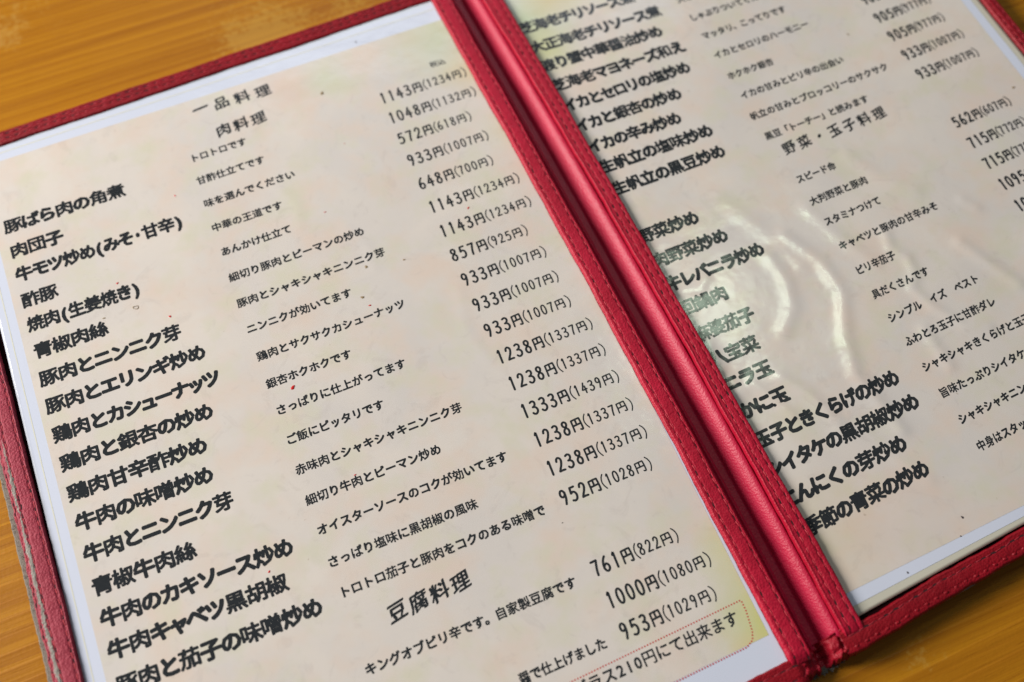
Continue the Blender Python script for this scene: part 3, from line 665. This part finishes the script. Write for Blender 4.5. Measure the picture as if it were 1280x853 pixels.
# along its outer edge the leather is bunched up between the needle holes
V = []; F = []; r_ = random.Random(4); s = 215
while s < 408:
    p = Vector(W3(*at(s, .74))); n0 = len(V)
    for i in range(4):
        for j in range(8):
            a = j*math.pi/4; rr_ = (.95, .8, .5, .2)[i]*(.85+.3*r_.random()); V.append(p+Vector((rr_*math.cos(a)*MM, .62*rr_*math.sin(a)*MM, ((-.2, .12, .26, .32)[i])*MM)))
    for i in range(3):
        for j in range(8): F.append((n0+i*8+j, n0+i*8+(j+1) % 8, n0+(i+1)*8+(j+1) % 8, n0+(i+1)*8+j))
    F.append(tuple(n0+24+j for j in range(8))); s += 3.9
o = link('puckered_seam', mesh('puckered_seam', V, F), M_STRIP_SHADED, s_); o['kind'] = 'stuff'

# ------------------------------------------------------------------ spine between the two covers
def spine_z(t):
    if t < .16: return -5.7
    z = -5.7
    z += .7*math.exp(-((t-.22)/.035)**2)
    if t > .44:
        u = (t-.44)/.52
        z += (6.1*math.sin(min(u, 1)*math.pi*.60)**1.35) if u < 1 else 6.1*math.sin(math.pi*.60)**1.35
    z -= 1.6*math.exp(-((t-.955)/.035)**2)
    return z
n_ = 300; S = np.linspace(-36.5, 264.2, n_); t = np.linspace(0, 1, 60)
A = E_Lout(S)-.5; B = E_ridge(S)+1.3
X = A[:, None]*(1-t)+B[:, None]*t; Zs = np.repeat(np.array([spine_z(q) for q in t])[None, :], n_, 0)
Zs += .05*smooth_noise(S, 77, (.05, .21), (1, .5))[:, None]*np.sin(np.pi*t)[None, :]
endf = np.clip((S-(264.2-3.0))/3.0, 0, 1)
Zs -= (endf**2)[:, None]*np.clip((t-.36)*3, 0, 1)[None, :]*.9
V, F = grid_mesh('spine', np.stack([X, np.repeat(S[:, None], 60, 1), Zs], -1))
link('spine', mesh('spine', V, [f[::-1] for f in F]), M_SPINE, cover)
# base of the hinge, so that the spine is solid down to the table
slab('hinge_base', [(E_Lout(-36)-1, -38.5), (E_ridge(-36)+2, -39), (E_ridge(264)+2, 269.6), (E_Lout(264)-1, 270.3)], Z_TABLE+.08, -6.05, M_CLOTH, .3, 9)

# turned-over foot of the spine: one puckered piece of leather following the hinge grooves
KX = np.array([197.5, 200, 202.0, 203.4, 204.6, 205.8, 207.2, 208.6, 209.8, 211.2, 212.8, 214.2, 215.4, 216.6, 218.2, 220.0])
KZ = np.array([.25, .35, -.1, -1.5, -2.2, -2.2, -5.2, -5.3, -3.2, -.7, .25, .45, -.2, .75, .95, .6])
x = np.linspace(197.5, 220, 110); y = np.linspace(0, 1, 40); XX, VV = np.meshgrid(x, y, indexing='ij')
top = 262.6-.0816*(x-205); bot = 287.9-.0816*x+.35*np.sin(x*1.9)+.25*np.sin(x*4.1+1)
YY = top[:, None]*(1-VV)+bot[:, None]*VV
XX = XX+.18*np.sin(YY*1.3)*np.sin(XX*.8)
Z = np.interp(XX, KX, KZ)
r_ = np.random.default_rng(5)
for k in range(9):
    fx, fy = r_.normal(0, 1.5), r_.normal(0, 2.2); Z = Z+.085*np.sin(XX*fx+YY*fy+r_.random()*6)
Z += -.45*np.exp(-((VV-.10)/.05)**2)-.35*np.exp(-((VV-.62)/.06)**2)
Z = Z*(1-np.clip((VV-.80)/.20, 0, 1)**2)+(Z_TABLE+.5)*np.clip((VV-.80)/.20, 0, 1)**2
Z[:, -1] = Z_TABLE+.25
V, F = grid_mesh('spine_foot', np.stack([XX, YY, Z], -1))
link('spine_foot', mesh('spine_foot', V, [f[::-1] for f in F]), M_FOOT, cover)

# frayed grey board fibres under the worn foot of the spine and along the edges
V = []; F = []; r_ = random.Random(21)
def fibre(x, y, L, a, z0=Z_TABLE+.4, w=.12):
    n0 = len(V); dx, dy = math.cos(a), math.sin(a)
    for k in range(4):
        q = k/3; bx = x+dx*L*q+r_.uniform(-.15, .15); by = y+dy*L*q; zz = z0+.9*math.sin(q*2.2)*(.4+.6*r_.random())
        V.extend([W3(bx-dy*w, by+dx*w, zz), W3(bx+dy*w, by-dx*w, zz), W3(bx, by, zz+w*1.5)])
    for k in range(3):
        for i in range(3): j = (i+1) % 3; F.append((n0+k*3+i, n0+k*3+j, n0+k*3+3+j, n0+k*3+3+i))
for _ in range(260):
    x = r_.gauss(209, 3.2); y = B_out_R(x)+.1+r_.uniform(-1.6, .3); fibre(x, y, r_.uniform(.4, 1.2), r_.uniform(-.4, 3.4), w=.16)
for _ in range(60):
    x = r_.choice((r_.uniform(229, 262), r_.uniform(243, 247), r_.uniform(262, 290))); y = B_out_R(x)-.3; fibre(x, y, r_.uniform(.3, .8), r_.uniform(-.6, .6)+r_.choice((0, 3.1)), Z_TABLE+2.4)
for _ in range(90):
    y = r_.uniform(95, 190); fibre(E_LLcl(y)+r_.uniform(.1, 2.4), y, r_.uniform(.3, .9), r_.uniform(1.2, 1.9)+r_.choice((0, 3.1)), -1.2, .07)
o = link('frayed_fibres', mesh('frayed_fibres', V, F), M_CLOTH, cover); o['kind'] = 'stuff'
